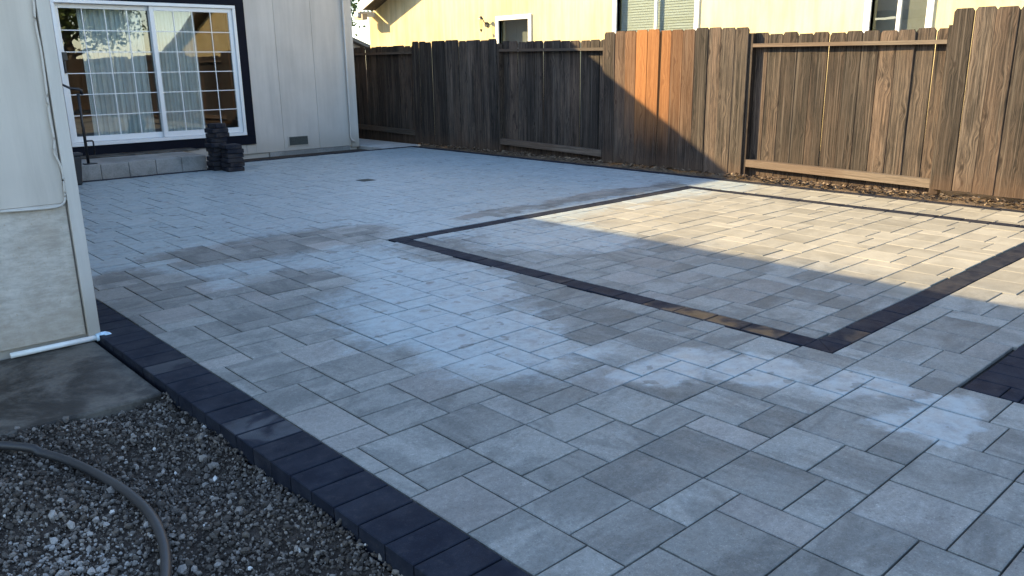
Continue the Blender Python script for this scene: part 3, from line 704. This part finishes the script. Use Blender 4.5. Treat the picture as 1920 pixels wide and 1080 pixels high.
hp = [(-1.2, 3.2), (-.6, 3.62), (-.1, 3.70), (.25, 3.735), (.42, 3.71), (.52, 3.645), (.615, 3.53), (.70, 3.34), (.757, 3.07), (.771, 2.809), (.75, 2.595), (.690, 2.40), (.58, 2.15), (.40, 1.85), (.1, 1.6)]
hv = []
for i in range(len(hp)-1):
    p0, p1, p2, p3 = (Vector((*hp[max(0, min(len(hp)-1, i+k))], 0)) for k in (-1, 0, 1, 2))
    for s in range(8):
        u = s/8; q = .5*((2*p1)+(p2-p0)*u+(2*p0-5*p1+4*p2-p3)*u*u+(3*p1-p0-3*p2+p3)*u**3)
        q.z = gz(q.x, q.y)+.024 + (.012 if q.x < .6 and q.y > 3.4 else 0); hv.append(q)
top('garden_hose', MB().tube(hv, .0175, 14), M_HOSE, (.77, 2.8, -.08), 'dark rubber hose curving across the gravel', 'hose', smooth=True)

# ------------------------------------------------------------------ neighbour's yellow house
NX = 12.0
ye_ = empty('yellow_house', (NX, 9.5, 0), 'sunlit yellow stucco house with white windows beyond the fence', 'house')
def rk(Yv): return 2.81 + .38*(18.15-Yv) if Yv > 8 else 2.81+.38*10.15 - .38*(8-Yv)
holes = [(12.56, 13.47, 1.80, 2.36), (8.51, 10.22, 1.70, 2.95), (4.74, 5.51, 1.60, 2.95)]
ysp = sorted({-6., 18.45, 8.} | {h[0] for h in holes} | {h[1] for h in holes})
w = MB()
for a, c in zip(ysp, ysp[1:]):
    hs = [h for h in holes if h[0] <= a+1e-6 and h[1] >= c-1e-6]
    spans = [(-.15, hs[0][2], True), (hs[0][3], None, False)] if hs else [(-.15, None, False)]
    for z0, z1, _ in spans:
        za, zc = (z1, z1) if z1 else (rk(a)+.02, rk(c)+.02)
        w.extrude([(NX, a, z0), (NX, c, z0), (NX, c, zc), (NX, a, za)], (.18, 0, 0))
w.box((NX+.18, 18.27, -.15), (20, 18.45, 2.7)); w.build('wall', M_YEL, ye_)
ro = MB(); ro.extrude([(11.55, 18.15, 2.81), (11.55, 8, rk(8)), (20, 8, rk(8)), (20, 18.15, 2.81)], (0, 0, .16)); ro.extrude([(11.55, 8, rk(8)), (11.55, -7, rk(-7)), (20, -7, rk(-7)), (20, 8, rk(8))], (0, 0, .16)); rf = ro.build('roof', M_ROOF, ye_)
MB().extrude([(11.52, 18.16, 2.74), (11.52, 8.0, rk(8)-.07), (11.52, 8.0, rk(8)+.17), (11.52, 18.16, 2.98)], (.028, 0, 0)).build('fascia', M_WHITED, rf)
MB().box((11.50, 18.17, 2.66), (20, 18.30, 2.78)).build('gutter', M_WHITED, rf)
MB().box((11.56, 18.05, 2.58), (11.70, 18.45, 2.72)).build('rafter_tail', M_SOFF, rf)
def nwin(y0, y1, z0, z1, mull, blinds, fw=.09):
    fr = MB().box((NX-.03, y0-fw, z0-fw), (NX+.10, y0, z1+fw)).box((NX-.03, y1, z0-fw), (NX+.10, y1+fw, z1+fw)).box((NX-.028, y0, z0-fw), (NX+.10, y1, z0)).box((NX-.028, y0, z1), (NX+.10, y1, z1+fw))
    wn_ = fr.build('window', M_WHITED, ye_, bevel=.004)
    for mm in mull: MB().box((NX+.02, mm-.025, z0), (NX+.06, mm+.025, z1)).build('mullion', M_WHITED, wn_)
    MB().box((NX+.062, y0, z0), (NX+.068, y1, z1)).build('pane', M_GLASS, wn_)
    if blinds:
        n = int((z1-z0)/.045)
        for k in range(n):
            z = z0+.02+k*.045
            MB().quad((NX+.10, y0+.02, z), (NX+.10, y1-.02, z), (NX+.112, y1-.02, z+.043), (NX+.112, y0+.02, z+.043)).build('blind_slat', M_BLIND, wn_)
    MB().box((NX+.30, y0-.2, z0-.2), (NX+.32, y1+.2, z1+.2)).build('inner_shade', M_ROOM, wn_)
nwin(*holes[0], [], False); nwin(*holes[1], [9.36], True); nwin(*holes[2], [5.13], False)
lt = empty('wall_lantern', (NX-.1, 13.86, 2.3), 'small dark wall lantern beside the little window of the yellow house', 'lantern')
MB().tube([(NX-.002, 13.86, 2.30), (NX-.03, 13.86, 2.30)], .055, 14).build('back_plate', M_BLACK, lt, smooth=False)
MB().tube([(NX-.03, 13.86, 2.31), (NX-.09, 13.86, 2.36), (NX-.15, 13.86, 2.44), (NX-.17, 13.86, 2.46)], .010, 8).build('arm', M_BLACK, lt, smooth=True)
MB().tube([(NX-.17, 13.86, 2.47), (NX-.17, 13.86, 2.42), (NX-.17, 13.86, 2.40)], [.012, .05, .055], 6).build('cap', M_BLACK, lt)
MB().tube([(NX-.17, 13.86, 2.399), (NX-.17, 13.86, 2.20)], [.048, .030], 6).build('lantern_glass', M_GLASS, lt)
MB().tube([(NX-.17, 13.86, 2.198), (NX-.17, 13.86, 2.14)], [.032, .008], 6).build('finial', M_BLACK, lt)

# ------------------------------------------------------------------ beyond: grey gable, trees; rear of the garden (seen in the door glass)
gh = empty('grey_house', (14, 30, 0), 'grey gabled house glimpsed between the two houses', 'house')
MB().extrude([(9, 30, -.1), (19, 30, -.1), (19, 30, 2.3), (13.6, 30, 4.2), (9, 30, 2.4)], (0, 8, 0)).build('wall', M_GREYW, gh)
MB().extrude([(8.6, 29.6, 2.32), (13.6, 29.6, 4.30), (13.6, 29.6, 4.44), (8.6, 29.6, 2.46)], (0, 8.8, 0)).build('roof', M_ROOF, gh)
MB().extrude([(19.4, 29.6, 2.12), (13.6, 29.6, 4.30), (13.6, 29.6, 4.44), (19.4, 29.6, 2.26)], (0, 8.8, 0)).build('roof', M_ROOF, gh)
def tree(x, y, h, rad, n, label, seed):
    rg = np.random.default_rng(seed); rr = random.Random(seed)
    t = empty('garden_tree', (x, y, 0), label, 'tree')
    tm = MB(); tm.tube([(x, y, -.15), (x+.06, y, h*.25), (x-.05, y+.08, h*.5), (x, y, h*.72)], [h*.035, h*.028, h*.02, h*.008], 10)
    tips = []
    for k in range(14):
        a = k*2.4; z0 = h*(.3+.03*k); L = rad*rr.uniform(.6, 1.0)
        e = Vector((x+math.cos(a)*L, y+math.sin(a)*L, z0+h*rr.uniform(.12, .28))); md = Vector((x+math.cos(a)*L*.45, y+math.sin(a)*L*.45, z0+h*.06))
        tm.tube([(x, y, z0), md, e], [h*.012, h*.008, .012], 6); tips += [e, (md+e)/2]
    tips.append(Vector((x, y, h*.9)))
    tm.build('trunk', M_BARK, t, smooth=True)
    C = np.array([tips[i][:] for i in rg.integers(0, len(tips), n)]) + rg.normal(0, rad*.2, (n, 3))*np.array([1, 1, .8])
    A = rg.normal(size=(n, 3)); A /= np.linalg.norm(A, axis=1)[:, None]; B = np.cross(A, rg.normal(size=(n, 3))); B /= np.linalg.norm(B, axis=1)[:, None]
    s = rg.uniform(.05, .11, (n, 1)); P = np.stack([C-A*s, C+B*s*.5, C+A*s, C-B*s*.5], 1).reshape(-1, 3) - np.array([x, y, 0])
    o = bpy.data.objects.new('crown', from_np('crown', P, np.arange(4*n).reshape(-1, 4), M_LEAF, np.repeat(rg.random(n), 4))); link(o, t, (x, y, 0))
tree(13.2, 24.5, 5.2, 1.7, 9000, 'leafy tree between the houses beyond the side path', 3)
tree(9.8, -9.5, 6.5, 2.3, 16000, 'tree behind the garden reflected at the top of the glass door', 5)

rear = empty('rear_fence', (2, -6.6, 0), 'rear garden fence of brown boards seen only in the door glass', 'fence')
for k in range(74):
    place('board', bmesh_for(.19, 1.86), rear, (-5+k*.195, -6.6, RNG.gauss(0, .01)), (0, 0, math.radians(90)), color=(1, 1, 1, 1))
